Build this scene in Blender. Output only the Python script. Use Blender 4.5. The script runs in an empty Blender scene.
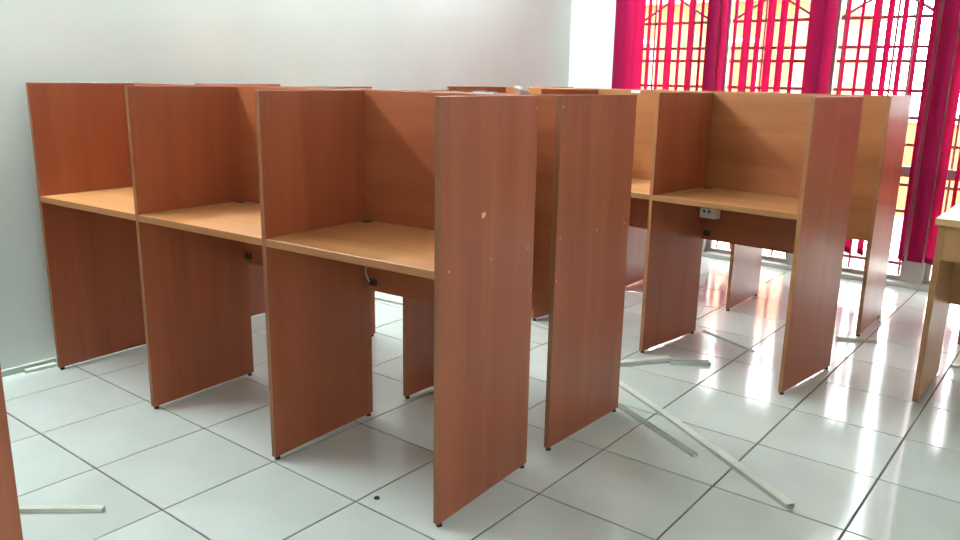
import bpy, bmesh, math, random
from mathutils import Matrix, Vector
random.seed(7)
S = bpy.context.scene
C = S.collection

# ------------------------------------------------------------------ camera
F_PX, PITCH, ROLL, YAW = 796.1, 0.2360, -0.0177, -0.6667
CAM = Vector((2.8403, -1.0935, 1.2564))
cd = bpy.data.cameras.new('camera'); cam = bpy.data.objects.new('camera', cd); C.objects.link(cam)
cd.sensor_width = 36.0; cd.lens = 36.0 * F_PX / 960.0; cd.clip_start = 0.02; cd.clip_end = 200
fw = Vector((math.sin(YAW)*math.cos(PITCH), math.cos(YAW)*math.cos(PITCH), -math.sin(PITCH)))
rt = Vector((math.cos(YAW), -math.sin(YAW), 0)); up = rt.cross(fw)
xc = rt*math.cos(ROLL) - up*math.sin(ROLL); yc = rt*math.sin(ROLL) + up*math.cos(ROLL); zc = -fw
cam.matrix_world = Matrix(((xc.x, yc.x, zc.x, CAM.x), (xc.y, yc.y, zc.y, CAM.y), (xc.z, yc.z, zc.z, CAM.z), (0, 0, 0, 1)))
S.camera = cam

# ------------------------------------------------------------------ world, sun, exposure
SKY_STRENGTH = 26.0
SUN_STRENGTH = 16.0
TUBE_STRENGTH = 450.0
w = bpy.data.worlds.new('world'); S.world = w; w.use_nodes = True
bg = w.node_tree.nodes['Background']
bg.inputs['Color'].default_value = (0.93, 0.97, 1.0, 1); bg.inputs['Strength'].default_value = SKY_STRENGTH
sd = bpy.data.lights.new('sun', 'SUN'); sun = bpy.data.objects.new('sun', sd); C.objects.link(sun)
sd.energy = SUN_STRENGTH; sd.angle = 0.01; sd.color = (1.0, 0.95, 0.86)
sun.rotation_euler = (math.radians(48), 0, math.radians(-20))      # from high behind the room, onto the houses outside
S.view_settings.view_transform = 'Standard'; S.view_settings.look = 'None'
S.view_settings.gamma = 1.0; S.view_settings.use_curve_mapping = False
S.view_settings.exposure = -0.04

# ------------------------------------------------------------------ helpers
def lin(r, g, b):
    f = lambda c: ((c/255+0.055)/1.055)**2.4 if c > 10 else c/255/12.92
    return (f(r), f(g), f(b), 1)

def mat(name, col, rough=0.5, spec=0.5, metal=0.0, coat=0.0):
    m = bpy.data.materials.new(name); m.use_nodes = True
    b = m.node_tree.nodes['Principled BSDF']
    b.inputs['Base Color'].default_value = col; b.inputs['Roughness'].default_value = rough
    b.inputs['Specular IOR Level'].default_value = spec; b.inputs['Metallic'].default_value = metal
    b.inputs['Coat Weight'].default_value = coat; b.inputs['Coat Roughness'].default_value = 0.15
    return m

def noisy(m, c1, c2, scale=(3, 3, 3), detail=4, bump=0.0, lo=0.35, hi=0.65):
    nt = m.node_tree; b = nt.nodes['Principled BSDF']
    tc = nt.nodes.new('ShaderNodeTexCoord'); mp = nt.nodes.new('ShaderNodeMapping')
    n = nt.nodes.new('ShaderNodeTexNoise'); r = nt.nodes.new('ShaderNodeValToRGB')
    mp.inputs['Scale'].default_value = scale; n.inputs['Scale'].default_value = 1.0; n.inputs['Detail'].default_value = detail
    nt.links.new(tc.outputs['Object'], mp.inputs['Vector']); nt.links.new(mp.outputs[0], n.inputs['Vector'])
    nt.links.new(n.outputs['Fac'], r.inputs['Fac'])
    r.color_ramp.elements[0].position = lo; r.color_ramp.elements[1].position = hi
    r.color_ramp.elements[0].color = c1; r.color_ramp.elements[1].color = c2
    nt.links.new(r.outputs[0], b.inputs['Base Color'])
    if bump:
        bp = nt.nodes.new('ShaderNodeBump'); bp.inputs['Strength'].default_value = bump; bp.inputs['Distance'].default_value = 0.002
        nt.links.new(n.outputs['Fac'], bp.inputs['Height']); nt.links.new(bp.outputs[0], b.inputs['Normal'])
    return m

def wood(name, light, dark, grain, rough=0.38, spec=0.5):
    """laminate: long streaks along the grain axis plus broad tone bands"""
    m = mat(name, light, rough, spec)
    nt = m.node_tree; b = nt.nodes['Principled BSDF']
    tc = nt.nodes.new('ShaderNodeTexCoord')
    oi = nt.nodes.new('ShaderNodeObjectInfo')
    add = nt.nodes.new('ShaderNodeVectorMath'); add.operation = 'ADD'
    sc = nt.nodes.new('ShaderNodeVectorMath'); sc.operation = 'SCALE'
    cmb = nt.nodes.new('ShaderNodeCombineXYZ'); 
    for i in range(3): nt.links.new(oi.outputs['Random'], cmb.inputs[i])
    nt.links.new(cmb.outputs[0], sc.inputs[0]); sc.inputs['Scale'].default_value = 9.0
    nt.links.new(tc.outputs['Object'], add.inputs[0]); nt.links.new(sc.outputs[0], add.inputs[1])
    def layer(s_along, s_across, detail):
        mp = nt.nodes.new('ShaderNodeMapping')
        mp.inputs['Scale'].default_value = [s_along if i == grain else s_across for i in range(3)]
        n = nt.nodes.new('ShaderNodeTexNoise'); n.inputs['Scale'].default_value = 1.0; n.inputs['Detail'].default_value = detail
        n.inputs['Distortion'].default_value = 0.4
        nt.links.new(add.outputs[0], mp.inputs['Vector']); nt.links.new(mp.outputs[0], n.inputs['Vector'])
        return n.outputs['Fac']
    a = layer(0.7, 11.0, 2); c = layer(2.5, 120.0, 4)
    mx = nt.nodes.new('ShaderNodeMix'); mx.data_type = 'FLOAT'; mx.inputs[0].default_value = 0.32
    nt.links.new(a, mx.inputs[2]); nt.links.new(c, mx.inputs[3])
    r = nt.nodes.new('ShaderNodeValToRGB')
    r.color_ramp.elements[0].position = 0.32; r.color_ramp.elements[0].color = dark
    r.color_ramp.elements[1].position = 0.68; r.color_ramp.elements[1].color = light
    nt.links.new(mx.outputs[0], r.inputs['Fac']); nt.links.new(r.outputs[0], b.inputs['Base Color'])
    return m

def bm_box(bm, x0, x1, y0, y1, z0, z1, mi=None):
    v = [bm.verts.new((x, y, z)) for x in (x0, x1) for y in (y0, y1) for z in (z0, z1)]
    fs = []
    for q in ((0, 1, 3, 2), (4, 6, 7, 5), (0, 4, 5, 1), (2, 3, 7, 6), (0, 2, 6, 4), (1, 5, 7, 3)):
        f = bm.faces.new([v[i] for i in q]); fs.append(f)
    if mi: 
        for f, i in zip(fs, mi): f.material_index = i      # order: -x +x -y +y -z +z
    return fs

def bm_cyl(bm, p, q, r, n=12, r2=None):
    p, q = Vector(p), Vector(q); d = (q-p); L = d.length; r2 = r if r2 is None else r2
    M = Matrix.Translation((p+q)/2) @ d.to_track_quat('Z', 'Y').to_matrix().to_4x4()
    bmesh.ops.create_cone(bm, cap_ends=True, segments=n, radius1=r, radius2=r2, depth=L, matrix=M)

def obj(name, bm, mats, parent=None, bevel=0.0, smooth=False):
    if bevel:
        bmesh.ops.bevel(bm, geom=bm.edges[:], offset=bevel, segments=1, affect='EDGES', clamp_overlap=True)
    me = bpy.data.meshes.new(name); bmesh.ops.recalc_face_normals(bm, faces=bm.faces[:]); bm.to_mesh(me); bm.free()
    for m in (mats if isinstance(mats, (list, tuple)) else [mats]): me.materials.append(m)
    if smooth:
        for p in me.polygons: p.use_smooth = True
    o = bpy.data.objects.new(name, me); C.objects.link(o)
    if parent: o.parent = parent
    return o

def box(name, x0, x1, y0, y1, z0, z1, m, parent=None, bevel=0.0, mi=None):
    bm = bmesh.new(); bm_box(bm, x0, x1, y0, y1, z0, z1, mi); return obj(name, bm, m, parent, bevel)

def tag(o, label=None, cat=None, group=None, kind=None):
    if label: o['label'] = label
    if cat: o['category'] = cat
    if group: o['group'] = group
    if kind: o['kind'] = kind
    return o

def empty(name, loc=(0, 0, 0), rz=0.0):
    o = bpy.data.objects.new(name, None); C.objects.link(o); o.location = loc; o.rotation_euler = (0, 0, rz)
    o.empty_display_size = 0.1
    return o

def link_copy(src, parent, loc=None):
    o = src.copy(); C.objects.link(o); o.parent = parent
    if loc is not None: o.location = loc
    return o

# ------------------------------------------------------------------ materials
M = {}
M['wall'] = noisy(mat('wall_paint', lin(222, 230, 228), 0.6, 0.3), lin(218, 227, 225), lin(227, 234, 232), (1.2, 1.2, 1.2))
M['ceil'] = mat('ceiling_paint', lin(208, 210, 206), 0.8, 0.2)
M['tile'] = noisy(mat('glazed_tile', lin(214, 220, 214), 0.11, 0.7), lin(206, 212, 208), lin(219, 224, 221), (2.2, 2.2, 2.2), 5)
M['grout'] = noisy(mat('grout', lin(118, 112, 104), 0.9, 0.1), lin(104, 98, 92), lin(134, 128, 120), (6, 6, 6))
M['side'] = wood('cherry_laminate_upright', lin(164, 90, 59), lin(142, 72, 45), 2, 0.34)
M['cherry_level'] = wood('cherry_laminate_level', lin(166, 92, 56), lin(144, 74, 43), 0, 0.4)
M['beech_level'] = wood('beech_laminate_level', lin(174, 112, 66), lin(152, 90, 51), 0, 0.4)
M['top'] = wood('beech_laminate_top', lin(196, 139, 89), lin(178, 118, 72), 0, 0.36)
M['edge'] = wood('beech_edge_band', lin(166, 114, 70), lin(148, 98, 58), 0, 0.45)
M['edge_dark'] = wood('walnut_edge_band', lin(138, 90, 56), lin(122, 76, 46), 2, 0.45)
M['desk'] = wood('maple_laminate', lin(182, 134, 86), lin(162, 114, 70), 2, 0.4)
M['desktop'] = wood('maple_laminate_top', lin(206, 168, 118), lin(188, 146, 98), 0, 0.4)
M['black'] = mat('black_plastic', lin(28, 26, 26), 0.5)
M['clip'] = mat('brown_plastic', lin(58, 44, 40), 0.6)
M['white_pl'] = mat('white_plastic', lin(225, 224, 216), 0.4)
M['skirt'] = mat('skirting_paint', lin(186, 194, 184), 0.5)
M['pvc'] = noisy(mat('pvc_trunking', lin(210, 212, 200), 0.45), lin(200, 202, 190), lin(218, 220, 210), (9, 9, 9))
M['pvc_in'] = mat('pvc_trunking_inside', lin(140, 140, 128), 0.6)
M['paper'] = mat('paper', lin(232, 234, 232), 0.8)
M['chip'] = mat('bare_chipboard', lin(226, 190, 164), 0.9)
M['cap'] = mat('screw_cap', lin(202, 140, 108), 0.5)
M['iron'] = mat('flare_red_iron', lin(112, 30, 40), 0.6)  # red glare of the windows put into the bar colour
M['frame'] = mat('window_frame_paint', lin(176, 176, 168), 0.5)
M['kerb'] = mat('kerb_paint', lin(186, 188, 182), 0.6)
M['concrete'] = noisy(mat('outside_concrete', lin(190, 186, 176), 0.9), lin(176, 172, 162), lin(204, 200, 190), (0.8, 0.8, 0.8))
M['cream'] = noisy(mat('outside_cream_wall', lin(152, 76, 38), 0.9), lin(146, 70, 34), lin(160, 84, 44), (0.5, 0.5, 0.5))
M['orange'] = mat('outside_orange_wall', lin(222, 132, 70), 0.9)
M['roof'] = mat('outside_roof', lin(170, 120, 96), 0.9)
M['dark_glass'] = mat('outside_shutter_wood', lin(104, 62, 34), 0.6, 0.2)
M['cable'] = mat('white_cable', lin(190, 180, 170), 0.5)

def vane_mat():
    m = bpy.data.materials.new('crimson_blind_fabric'); m.use_nodes = True
    nt = m.node_tree; nt.nodes.clear()
    out = nt.nodes.new('ShaderNodeOutputMaterial'); mx = nt.nodes.new('ShaderNodeMixShader')
    df = nt.nodes.new('ShaderNodeBsdfDiffuse'); tr = nt.nodes.new('ShaderNodeBsdfTranslucent')
    df.inputs['Color'].default_value = lin(132, 26, 66); tr.inputs['Color'].default_value = lin(204, 20, 72)
    mx.inputs[0].default_value = 0.20
    nt.links.new(df.outputs[0], mx.inputs[1]); nt.links.new(tr.outputs[0], mx.inputs[2]); nt.links.new(mx.outputs[0], out.inputs['Surface'])
    return m
M['vane'] = vane_mat()

def glass_mat():
    m = bpy.data.materials.new('clear_window_glass'); m.use_nodes = True
    nt = m.node_tree; nt.nodes.clear()
    out = nt.nodes.new('ShaderNodeOutputMaterial'); mx = nt.nodes.new('ShaderNodeMixShader')
    t = nt.nodes.new('ShaderNodeBsdfTransparent'); g = nt.nodes.new('ShaderNodeBsdfGlossy'); g.inputs['Roughness'].default_value = 0.02
    fr = nt.nodes.new('ShaderNodeFresnel'); fr.inputs['IOR'].default_value = 1.3
    t.inputs['Color'].default_value = (0.96, 0.98, 0.97, 1)
    nt.links.new(fr.outputs[0], mx.inputs[0]); nt.links.new(t.outputs[0], mx.inputs[1]); nt.links.new(g.outputs[0], mx.inputs[2])
    nt.links.new(mx.outputs[0], out.inputs['Surface'])
    return m
M['glass'] = glass_mat()

def emit_mat(name, col, s):
    m = bpy.data.materials.new(name); m.use_nodes = True
    b = m.node_tree.nodes['Principled BSDF']; b.inputs['Base Color'].default_value = (0.9, 0.9, 0.9, 1)
    b.inputs['Emission Color'].default_value = col; b.inputs['Emission Strength'].default_value = s
    return m
M['tube'] = emit_mat('lit_fluorescent_tube', (0.86, 1.0, 1.0, 1), TUBE_STRENGTH)

# ------------------------------------------------------------------ room shell
X0, X1, Y0, Y1, H = -0.69, 4.20, -3.20, 4.50, 3.00
WT = 0.15
tag(box('wall_left', X0-WT, X0, Y0-WT, Y1+WT, 0, H, M['wall']), kind='structure')
WY0, WY1, WZ0, WZ1 = -2.6, -1.8, 1.05, 2.05          # added window opening, out of view, to brighten the near end
for q in ((Y0-WT, WY0, 0, H), (WY1, Y1+WT, 0, H), (WY0, WY1, 0, WZ0), (WY0, WY1, WZ1, H)):
    tag(box('wall_right', X1, X1+WT, q[0], q[1], q[2], q[3], M['wall']), kind='structure')
wr = tag(empty('window_9', (X1+0.07, (WY0+WY1)/2, WZ0)), kind='structure')
_hw, _hh = (WY1-WY0)/2, WZ1-WZ0
for k in range(2):
    a, b = -_hw+k*_hw, -_hw+(k+1)*_hw
    bm = bmesh.new()
    for q in ((a, a+.035, 0, _hh), (b-.035, b, 0, _hh), (a+.035, b-.035, 0, .04), (a+.035, b-.035, _hh-.04, _hh)): bm_box(bm, -.02, .02, q[0], q[1], q[2], q[3])
    obj('window_frame', bm, M['frame'], wr)
    box('pane', -.003, .003, a+.035, b-.035, .04, _hh-.04, M['glass'], wr)
tag(box('wall_front', X0, X1, Y0-WT, Y0, 0, H, M['wall']), kind='structure')
tag(box('ceiling', X0-WT, X1+WT, Y0-WT, Y1+WT, H, H+0.12, M['ceil']), kind='structure')
floor = tag(box('floor', X0-WT, X1+WT, Y0-WT, Y1+WT, -0.14, -0.0035, M['grout']), kind='structure')

# floor tiles, each its own piece; whole ones share one mesh, those cut by a wall get their own
T, G = 0.40, 0.0034
def tile_mesh(x0, x1, y0, y1):
    bm = bmesh.new(); bm_box(bm, x0, x1, y0, y1, -0.0035, 0.0)
    top = [e for e in bm.edges if all(abs(v.co.z) < 1e-6 for v in e.verts)]
    bmesh.ops.bevel(bm, geom=top, offset=0.0012, segments=1, affect='EDGES')
    return bm
proto = None
for i in range(math.floor(X0/T), math.ceil(X1/T)):
    for j in range(math.floor(Y0/T), math.ceil(Y1/T)):
        a0, a1 = max(i*T+G, X0+0.001), min((i+1)*T-G, X1-0.001); b0, b1 = max(j*T+G, Y0+0.001), min((j+1)*T-G, Y1-0.001)
        if a1-a0 < 0.01 or b1-b0 < 0.01: continue
        tx, ty = random.uniform(-.0012, .0012), random.uniform(-.0012, .0012)
        full = (a1-a0 > T-2*G-1e-6) and (b1-b0 > T-2*G-1e-6)
        if full and proto: o = link_copy(proto, floor)
        else:
            o = obj('tile', tile_mesh(a0-i*T-T/2, a1-i*T-T/2, b0-j*T-T/2, b1-j*T-T/2), M['tile'], floor)
            if full: proto = o
        o.location = (i*T+T/2, j*T+T/2, 0); o.rotation_euler = (tx, ty, 0)

# low plastic skirting along the left wall
tag(box('baseboard_left', X0, X0+0.016, Y0, Y1-0.02, 0.0, 0.028, M['skirt'], bevel=0.003), kind='structure')

# window wall: a white pier by the corner, then full-height bays between narrow posts
HEAD = 2.45
PITCHX, POSTW, PX0 = 0.727, 0.11, -0.28
tag(box('wall_back', X0, PX0, Y1, Y1+WT, 0, H, M['wall']), kind='structure')
tag(box('wall_back', PX0, X1, Y1, Y1+WT, HEAD, H, M['wall']), kind='structure')
tag(box('trim_1', PX0, X1, Y1-0.03, Y1+WT, 0.0, 0.030, M['kerb'], bevel=0.004), kind='structure')
nb = 0
xs = PX0
while xs < X1-0.02:
    post = tag(box('trim_2', xs, min(xs+POSTW, X1), Y1-0.008, Y1+WT, 0.030, HEAD, M['frame']), kind='structure')
    b0, b1 = xs+POSTW, min(xs+PITCHX, X1)
    if b1-b0 > 0.08:
        nb += 1
        win = tag(empty('window_%d' % nb, ((b0+b1)/2, Y1+0.07, 0.030)), kind='structure')
        hw = (b1-b0)/2; hh = HEAD-0.030
        bm = bmesh.new()
        for q in ((-hw, -hw+0.03, 0, hh), (hw-0.03, hw, 0, hh), (-hw+.03, hw-.03, 0, 0.025), (-hw+.03, hw-.03, hh-0.04, hh)):
            bm_box(bm, q[0], q[1], -0.02, 0.02, q[2], q[3])
        obj('window_frame', bm, M['frame'], win)
        box('transom', -hw+.03, hw-.03, -0.02, 0.02, 0.665, 0.73, M['frame'], win)
        box('pane', -hw+.03, hw-.03, -0.003, 0.003, 0.025, 0.665, M['glass'], win)
        box('pane', -hw+.03, hw-.03, -0.003, 0.003, 0.73, hh-0.04, M['glass'], win)
        # iron grille on the outside of the pane
        for z in (0.126, 0.469, 0.639, 0.893, 1.06, 1.227, 1.408, 1.496, 1.677, 2.02, 2.25):
            bm = bmesh.new(); bm_box(bm, -hw+.005, hw-.005, 0.040, 0.052, z-0.030-.010, z-0.030+.010); obj('grille_bar', bm, M['iron'], win)
        nv = 6
        for k in range(nv):
            x = -hw + (k+0.5)*2*hw/nv
            bm = bmesh.new(); bm_cyl(bm, (x, 0.046, 0.0), (x, 0.046, hh), 0.008, 8); obj('grille_bar', bm, M['iron'], win)
        for s in (-1, 1):
            bm = bmesh.new(); bm_cyl(bm, (s*(hw-.01), 0.058, 1.677-.030), (0, 0.058, 1.86-.030), 0.010, 8); obj('grille_bar', bm, M['iron'], win)
    xs += PITCHX

# ------------------------------------------------------------------ outside
tag(box('ground_outside', -14, 16, Y1+WT, 30, -0.30, -0.12, M['concrete']), kind='structure')
def house(name, label, x0, x1, y0, y1, h, wm, bands):
    t = tag(empty(name, ((x0+x1)/2, (y0+y1)/2, -0.12)), label, 'building', 'houses outside the windows')
    hx, hy = (x1-x0)/2, (y1-y0)/2
    box('wall', -hx, hx, -hy, hy, 0, h, wm, t)
    box('roof', -hx-.2, hx+.2, -hy-.2, hy+.2, h, h+.15, M['roof'], t)
    n = max(2, int((x1-x0)/1.6))
    for k in range(n):
        cx = -hx + (k+.5)*2*hx/n
        wf = box('window', cx-.4, cx+.4, -hy-.04, -hy, 1.0, 2.0, M['frame'], t)
        box('shutter', cx-.34, cx+.34, -hy-.05, -hy-.04, 1.06, 1.94, M['dark_glass'], wf)
    if bands: box('plinth', -hx-.02, hx+.02, -hy-.06, -hy, 0, .7, M['orange'], t)
    return t
house('house', 'orange ochre house outside the blinds', -9.0, -0.9, 10.5, 15.0, 2.5, M['cream'], False)
gw = tag(empty('garden_wall', (1.2, 8.6, -0.12)), 'low ochre garden wall outside the blinds', 'wall')
box('wall_body', -2.0, 3.2, -.1, .1, 0, 1.0, M['cream'], gw); box('coping', -2.05, 3.25, -.14, .14, 1.0, 1.07, M['concrete'], gw)

# ------------------------------------------------------------------ vertical blinds
def vane_mesh():
    bm = bmesh.new(); n = 6; wv = 0.089; prev = None
    z0, z1 = 0.18, 2.46
    for k in range(n+1):
        x = (k/n-.5)*wv; y = 0.006*(1-(2*k/n-1)**2)
        a, b = bm.verts.new((x, y, z0)), bm.verts.new((x, y, z1))
        if prev: bm.faces.new((prev[0], a, b, prev[1]))
        prev = (a, b)
    me = bpy.data.meshes.new('vane'); bm.to_mesh(me); bm.free(); me.materials.append(M['vane'])
    for p in me.polygons: p.use_smooth = True
    return me
def hem_mesh():
    bm = bmesh.new(); bm_box(bm, -.0435, .0435, -.001, .004, 0.18, 0.215)
    me = bpy.data.meshes.new('hem_weight'); bm.to_mesh(me); bm.free(); me.materials.append(M['vane']); return me
VM, HM = vane_mesh(), hem_mesh()
YB = Y1-0.055
def blind(x0, x1, label):
    t = tag(empty('vertical_blind', ((x0+x1)/2, YB, 0)), label, 'blind', 'crimson vertical blinds on the window wall')
    box('headrail', x0-(x0+x1)/2, x1-(x0+x1)/2, -0.022, 0.022, 2.47, 2.51, M['white_pl'], t)
    box('rail_bracket', x0-(x0+x1)/2+.1, x0-(x0+x1)/2+.13, -0.02, 0.055, 2.51, 2.53, M['white_pl'], t)
    box('rail_bracket', x1-(x0+x1)/2-.13, x1-(x0+x1)/2-.1, -0.02, 0.055, 2.51, 2.53, M['white_pl'], t)
    step = PITCHX/9
    for k in range(-2, 80):
        x = PX0 + POSTW/2 + 0.004 - (0.035 if k in (18, 19) else 0) + k*step
        if x < x0+0.02 or x > x1-0.01: continue
        closed = k % 9 == 0 or k in (1, 2, 19)
        ang = random.uniform(-12, 4) if closed else -40 - 7*min(max(x, 0), 2) + random.uniform(-14, 13)
        v = bpy.data.objects.new('vane', VM); C.objects.link(v); v.parent = t
        v.location = (x-(x0+x1)/2, 0, 0); v.rotation_euler = (0, 0, math.radians(ang))
        h = bpy.data.objects.new('hem_weight', HM); C.objects.link(h); h.parent = v
    return t
blind(-0.30, 1.12, 'crimson fabric vertical blind beside the bare white corner wall')
blind(1.14, 2.59, 'crimson fabric vertical blind behind the desk end and the farther carrels')
blind(2.61, 4.15, 'crimson fabric vertical blind at the far end of the window wall')

# ------------------------------------------------------------------ lamps of the room, one added as fill
def batten(loc, rz, label, wall):
    t = tag(empty('fluorescent_batten', loc, rz), label, 'lamp', 'fluorescent battens')
    # local: long axis Y; a wall batten has its back at x=0, a ceiling batten its back at z=0
    if wall:
        box('lamp_body', 0, 0.04, -.62, .62, -.03, .03, M['white_pl'], t, 0.004)
        cx, cz = 0.062, 0.0
    else:
        box('lamp_body', -.03, .03, -.62, .62, -.05, 0, M['white_pl'], t, 0.004)
        cx, cz = 0.0, -0.075
    bm = bmesh.new(); bm_cyl(bm, (cx, -.59, cz), (cx, .59, cz), 0.014, 14); obj('fluorescent_tube', bm, M['tube'], t, smooth=False)
    for s in (-1, 1):
        if wall: box('lamp_holder', 0.04, 0.078, s*.605-.012, s*.605+.012, -.018, .018, M['white_pl'], t)
        else: box('lamp_holder', -.018, .018, s*.605-.012, s*.605+.012, -.092, -.05, M['white_pl'], t)
batten((X0, -0.25, 2.50), 0, 'white fluorescent batten on the left wall above the first carrels', True)
batten((X0, 1.60, 2.50), 0, 'white fluorescent batten on the left wall above the socket carrels', True)
batten((X0, 3.02, 2.50), 0, 'added white fluorescent batten brightening the left wall beside the window corner', True)  # added lamp, lifts the far end of the left wall

# ------------------------------------------------------------------ study carrels
W, D, HT, TT, TH, BT, ZB = 0.6901, 0.4767, 1.2107, 0.7573, 0.018, 0.012, 0.499
def foot_mesh():
    bm = bmesh.new(); bm_cyl(bm, (0, 0, 0), (0, 0, BT), 0.010, 10, 0.008)
    me = bpy.data.meshes.new('foot'); bm.to_mesh(me); bm.free(); me.materials.append(M['black']); return me
def disc_mesh(name, r, t, m):
    bm = bmesh.new(); bm_cyl(bm, (0, 0, 0), (0, 0, t), r, 12, r*.85)
    me = bpy.data.meshes.new(name); bm.to_mesh(me); bm.free(); me.materials.append(m); return me
FOOT = foot_mesh(); CAPM = disc_mesh('screw_cap', 0.0045, 0.0012, M['cap']); GROM = disc_mesh('cable_grommet', 0.021, 0.002, M['black'])
def small(name, me, parent, loc, rot=(0, 0, 0)):
    o = bpy.data.objects.new(name, me); C.objects.link(o); o.parent = parent; o.location = loc; o.rotation_euler = rot; return o

def carrel_row(label, x, y, rz, n0, n1, away, back='cherry_level', edge='edge_dark', modesty=None, caps=True):
    """a row of carrels; panels n0..n1 at n*W; open towards -Y, or +Y when away"""
    t = tag(empty('study_carrel_row', (x, y, 0), rz), label, 'study carrel')
    by0, by1 = (0.0, TH) if away else (D-TH, D)
    ty0, ty1 = (TH, D) if away else (0.0, D-TH)
    sides = {}
    for n in range(n0, n1+1):
        lx = n*W
        s = box('side_panel', lx, lx+TH, 0, D, BT, HT, [M['side'], M[edge]], t, 0.0008, mi=(0, 0, 1, 1, 1, 1)); sides[n] = s
        for fy in (0.016, D-0.016): small('foot', FOOT, s, (lx+TH/2, fy, 0))
    if caps:
        pe = sides[n1]; xr = n1*W+TH
        for fy in ((0.041, 0.2407, 0.44) if not away else (0.021, 0.25, 0.44)):
            small('screw_cap', CAPM, pe, (xr, fy, TT-0.0065), (0, math.pi/2, 0))
        fy = D-TH/2 if not away else TH/2
        for z in (1.174, 0.61): small('screw_cap', CAPM, pe, (xr, fy, z), (0, math.pi/2, 0))
    for n in range(n0, n1):
        a, b = n*W+TH, (n+1)*W
        zb = ZB if not modesty else TT-0.024
        box('back_panel', a, b, by0, by1, zb, HT, [M[back], M[edge]], t, 0.0006, mi=(1, 1, 0, 0, 1, 1))
        if modesty: box('modesty_panel', a, b, by0, by1, ZB, zb, [M[modesty], M[edge]], t, 0.0006, mi=(1, 1, 0, 0, 1, 1))
        tp = box('tabletop', a, b, ty0, ty1, TT-0.024, TT, [M['top'], M['edge']], t, 0.0010, mi=(1, 1, 1, 1, 0, 0))
        gy = ty1-0.024 if not away else ty0+0.024
        small('cable_grommet', GROM, tp, (a+0.026, gy, TT))
        # dark cable clip low in the left corner of the back or modesty board
        iy = by0 if not away else by1; sg = -1 if not away else 1
        bm = bmesh.new()
        bm_box(bm, a+0.012, a+0.046, min(iy, iy+sg*.004), max(iy, iy+sg*.004), 0.518, 0.544)
        bm_box(bm, a+0.020, a+0.038, min(iy+sg*.004, iy+sg*.016), max(iy+sg*.004, iy+sg*.016), 0.523, 0.539)
        obj('cable_clip', bm, M['clip'], t)
    return t

r1a = carrel_row('cherry brown carrel row with a pale chip on its end panel', -0.5920, 0.3284, 0.0563, 0, 3, False)
r1b = carrel_row('cherry brown carrel row backing onto the row with the chipped end panel', -0.6248, 1.1018, -0.0222, 0, 3, True)
r2a = carrel_row('carrel row with a white power socket under its tabletop', 0.5307, 2.2921, -0.1260, -1, 2, False, 'beech_level', 'edge', 'cherry_level')
r2b = carrel_row('carrel row nearest the crimson blinds, facing them', 0.5640, 3.1733, 0.0017, -1, 2, True, 'beech_level', 'edge')
r0 = carrel_row('carrel row with only the edge of an end panel showing, by loose trunking', 0.900-TH-2*W, -0.8907, 0.0, 0, 2, True)

# chip on the end panel of the first row
bm = bmesh.new()
pts = [(-.011, -.006), (-.004, -.009), (.006, -.005), (.010, .004), (.003, .010), (-.003, .006), (-.009, .008)]
lo = [bm.verts.new((0, a, b)) for a, b in pts]; hi = [bm.verts.new((.0008, a*.9, b*.9)) for a, b in pts]
bm.faces.new(hi); bm.faces.new(lo[::-1])
for k in range(len(pts)): bm.faces.new((lo[k], lo[(k+1) % 7], hi[(k+1) % 7], hi[k]))
ch = obj('chipped_spot', bm, M['chip'], r1a); ch.location = (3*W+TH, 0.201, 0.884)

# white cord drooping to the clip in the third carrel of the first row
cu = bpy.data.curves.new('power_cord', 'CURVE'); cu.dimensions = '3D'; cu.bevel_depth = 0.0028; cu.bevel_resolution = 2
sp = cu.splines.new('BEZIER'); a = 2*W+TH
P = [(a+.045, D-TH-.012, TT-.024), (a+.034, D-TH-.018, 0.63), (a+.012, D-TH-.022, 0.575), (a+.026, D-TH-.020, 0.536)]
sp.bezier_points.add(len(P)-1)
for bp, q in zip(sp.bezier_points, P): bp.co = q; bp.handle_left_type = bp.handle_right_type = 'AUTO'
tmp = bpy.data.objects.new('tmp', cu); C.objects.link(tmp); bpy.context.view_layer.update()
me = bpy.data.meshes.new_from_object(tmp.evaluated_get(bpy.context.evaluated_depsgraph_get())); bpy.data.objects.remove(tmp)
me.materials.clear(); me.materials.append(M['cable'])
co = bpy.data.objects.new('power_cord', me); C.objects.link(co); co.parent = r1a

# white socket under the top of the third carrel of the second island
so = box('power_socket', 0.712, 0.800, D-TH-0.045, D-TH, 0.612, 0.662, M['white_pl'], r2a, 0.003)
for k in (0.732, 0.758):
    box('socket_hole', k, k+0.011, D-TH-0.0462, D-TH-0.044, 0.639, 0.651, M['black'], so)

# ------------------------------------------------------------------ desks at the right
def desk(label, x, y, wd, dp, ht):
    t = tag(empty('office_desk', (x, y, 0)), label, 'desk')
    th = 0.022
    for a in (0, wd-th):
        s = box('side_panel', a, a+th, 0, dp, 0.008, ht-0.026, [M['desk'], M['edge']], t, 0.001, mi=(0, 0, 1, 1, 1, 1))
        for fy in (0.04, dp-0.04): small('foot', FOOT, s, (a+th/2, fy, 0)).scale = (1, 1, 0.7)
    box('desktop', -0.012, wd+0.012, -0.02, dp+0.02, ht-0.026, ht, M['desktop'], t, 0.002)
    box('apron', th, wd-th, 0.006, 0.024, ht-0.026-0.14, ht-0.026, M['desk'], t, 0.001)
    box('modesty_panel', th, wd-th, dp-0.05, dp-0.032, 0.34, ht-0.026, M['desk'], t, 0.001)
    return t
desk('maple desk with a drawer-depth apron standing by the blinds', 2.352, 2.385, 1.1, 0.46, 0.765)
desk('second desk standing behind the maple desk, closer to the blinds', 2.375, 3.36, 1.1, 0.46, 0.765)

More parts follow.
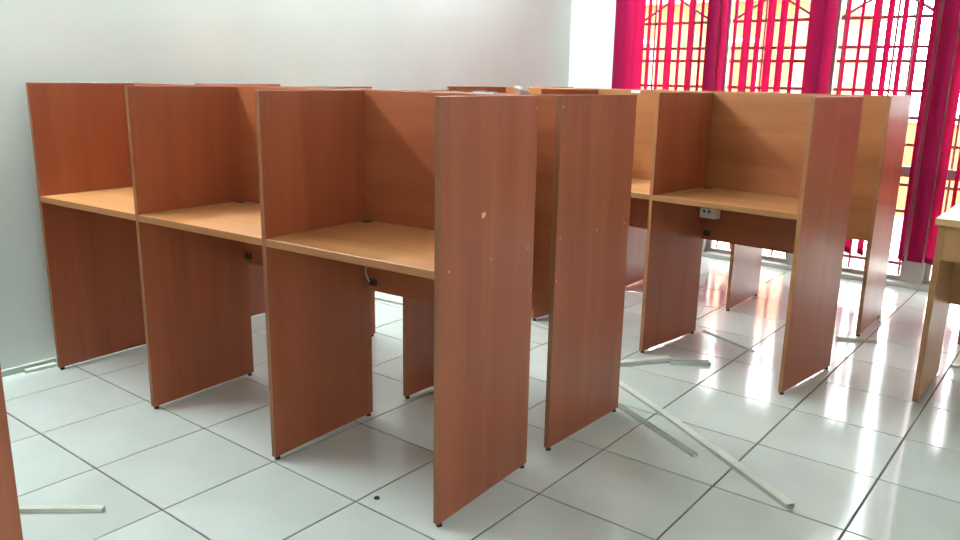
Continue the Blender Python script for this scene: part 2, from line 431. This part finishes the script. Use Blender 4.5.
# ------------------------------------------------------------------ loose cable trunking on the floor
def trunking(name, pts, wd, ht, label, cat='trunking', flip=False):
    """U-shaped plastic channel following the floor points; z given per point"""
    P = [Vector(q) for q in pts]
    bm = bmesh.new(); tw = 0.0022
    prof = [(-wd/2, 0), (wd/2, 0), (wd/2, ht), (wd/2-tw, ht), (wd/2-tw, tw), (-wd/2+tw, tw), (-wd/2+tw, ht), (-wd/2, ht)]
    if flip: prof = [(a, ht-b) for a, b in prof]
    rings = []
    for k, q in enumerate(P):
        d = (P[min(k+1, len(P)-1)] - P[max(k-1, 0)]); d.z = 0; d.normalize(); nrm = Vector((-d.y, d.x, 0))
        rings.append([bm.verts.new(q + nrm*a + Vector((0, 0, b))) for a, b in prof])
    n = len(prof)
    for r0_, r1_ in zip(rings, rings[1:]):
        for k in range(n): bm.faces.new((r0_[k], r0_[(k+1) % n], r1_[(k+1) % n], r1_[k]))
    for r in (rings[0], rings[-1]): bm.faces.new(r)
    c = sum(P, Vector())/len(P); c.z = 0
    bmesh.ops.translate(bm, verts=bm.verts[:], vec=-c)
    o = obj(name, bm, M['pvc']); o.location = c
    return tag(o, label, cat, 'loose cable trunking on the floor')
trunking('cable_trunking', [(1.330, 1.790, 0), (1.660, 1.597, 0.001), (1.915, 1.434, 0)], 0.030, 0.010, 'white trunking length lying under the long jointed strip of the aisle', flip=True)['label'] = 'slim white trunking strip running out from behind the end panel to the widest strip'
trunking('cable_trunking', [(1.905, 1.440, 0.0), (2.237, 1.223, 0.0)], 0.034, 0.015, 'wide white trunking strip with a square end pointing at open aisle tiles', flip=True)
trunking('cable_trunking', [(1.452, 1.572, 0), (1.873, 1.356, 0)], 0.020, 0.013, 'short open white trunking channel ending beside the slim strip')
trunking('cable_trunking', [(1.19, 1.93, 0), (1.300, 2.095, 0.0), (1.375, 2.195, 0.004)], 0.034, 0.018, 'white trunking strip rising to the broken bend before the socket carrel', flip=True)
trunking('cable_trunking', [(1.395, 2.165, 0.0), (1.470, 2.215, 0.0), (1.540, 2.275, 0.0)], 0.032, 0.018, 'short white trunking stub past the broken bend before the socket carrel')
trunking('cable_trunking', [(1.310, 2.736, 0), (1.632, 2.584, 0)], 0.014, 0.006, 'thin dark grey trunking strip across the pink window reflections')
trunking('cable_trunking', [(0.440, -0.315, 0), (0.677, -0.114, 0)], 0.022, 0.014, 'cut white trunking end poking out beside the sliver of brown end panel', flip=True)
trunking('cable_trunking', [(1.88, 3.060, 0), (2.056, 3.136, 0)], 0.024, 0.012, 'white trunking strip at the foot of the pink lit end panel')
trunking('cable_trunking', [(1.958, 3.66, 0), (1.985, 3.52, 0)], 0.016, 0.010, 'small pale trunking offcut behind the pink lit end panel', flip=True)
trunking('cable_trunking', [(-0.45, 2.040, 0), (0.05, 2.075, 0)], 0.030, 0.012, 'white trunking strip seen through the gap under the middle carrels', flip=True)
trunking('cable_trunking', [(0.20, 2.235, 0), (0.47, 2.262, 0), (0.80, 2.200, 0)], 0.026, 0.012, 'white trunking strip seen between the two end panels', flip=True)
trunking('cable_trunking', [(2.41, 2.985, 0), (2.60, 3.22, 0)], 0.026, 0.012, 'grey white trunking strip on the floor under the desk', flip=True)
trunking('cable_trunking', [(-0.655, 0.22, 0), (-0.648, 0.345, 0)], 0.030, 0.014, 'short white trunking offcut against the skirting of the left wall', flip=True)

# small round cap on the floor
bm = bmesh.new(); bm_cyl(bm, (0, 0, 0), (0, 0, 0.004), 0.0095, 16, 0.008)
bm_cyl(bm, (0, 0, 0.004), (0, 0, 0.0055), 0.0045, 12, 0.0035)
tag(obj('plastic_cap', bm, M['black']), 'small black plastic cap lying on a floor tile', 'cap').location = (1.236, 0.454, 0)

# paper scraps on the panel tops
def on_row(r, lx, ly, z):
    return Matrix.Translation(r.location) @ Matrix.Rotation(r.rotation_euler.z, 4, 'Z') @ Vector((lx, ly, z))
def scrap(name, r, lx, ly, z, label, build):
    bm = bmesh.new(); build(bm); o = obj(name, bm, M['paper']); o.location = on_row(r, lx, ly, z); o.rotation_euler.z = r.rotation_euler.z
    return tag(o, label, 'paper', 'paper scraps on the panel tops')
def fold_label(bm):                         # a folded strip straddling the top edge
    bm_box(bm, -.045, .045, -.0015, TH+.0015, 0.0, 0.0035); bm_box(bm, -.045, .045, -.0015, -.0005, -.003, 0.0035)
scrap('paper_label', r1b, 1.77, 0, HT, 'flat white paper label on the panel top, beside the crumpled scrap', fold_label)
def crumple(bm):
    pts = [(-.028, 0, .020), (-.010, 0, .026), (.006, 0, .019), (.026, 0, .028), (.028, .004, .006), (.010, .010, 0), (-.006, .009, 0), (-.020, .004, .010)]
    rnd = random.Random(3); n = len(pts)
    fr = [bm.verts.new((x, y+rnd.uniform(-.004, .004), z)) for x, y, z in pts]
    bk = [bm.verts.new((x*.8, y+.012+rnd.uniform(-.004, .006), z*.85)) for x, y, z in pts]
    cf = bm.verts.new((0, -.006, .014)); cb = bm.verts.new((0, .024, .013))
    for k in range(n):
        l = (k+1) % n
        bm.faces.new((fr[k], fr[l], bk[l], bk[k])); bm.faces.new((cf, fr[l], fr[k])); bm.faces.new((cb, bk[k], bk[l]))
scrap('crumpled_paper', r1b, 1.925, 0, HT, 'crumpled white paper scrap perched on a panel top', crumple)
def sticker(bm):
    bm_box(bm, -.028, .028, -.0012, 0.0, -.013, 0.001); bm_box(bm, -.028, .028, -.0012, .012, 0.0, 0.001)
scrap('paper_sticker', r2a, 0.262, D-TH, HT, 'white paper sticker folded over the back panel top of the socket carrels', sticker)
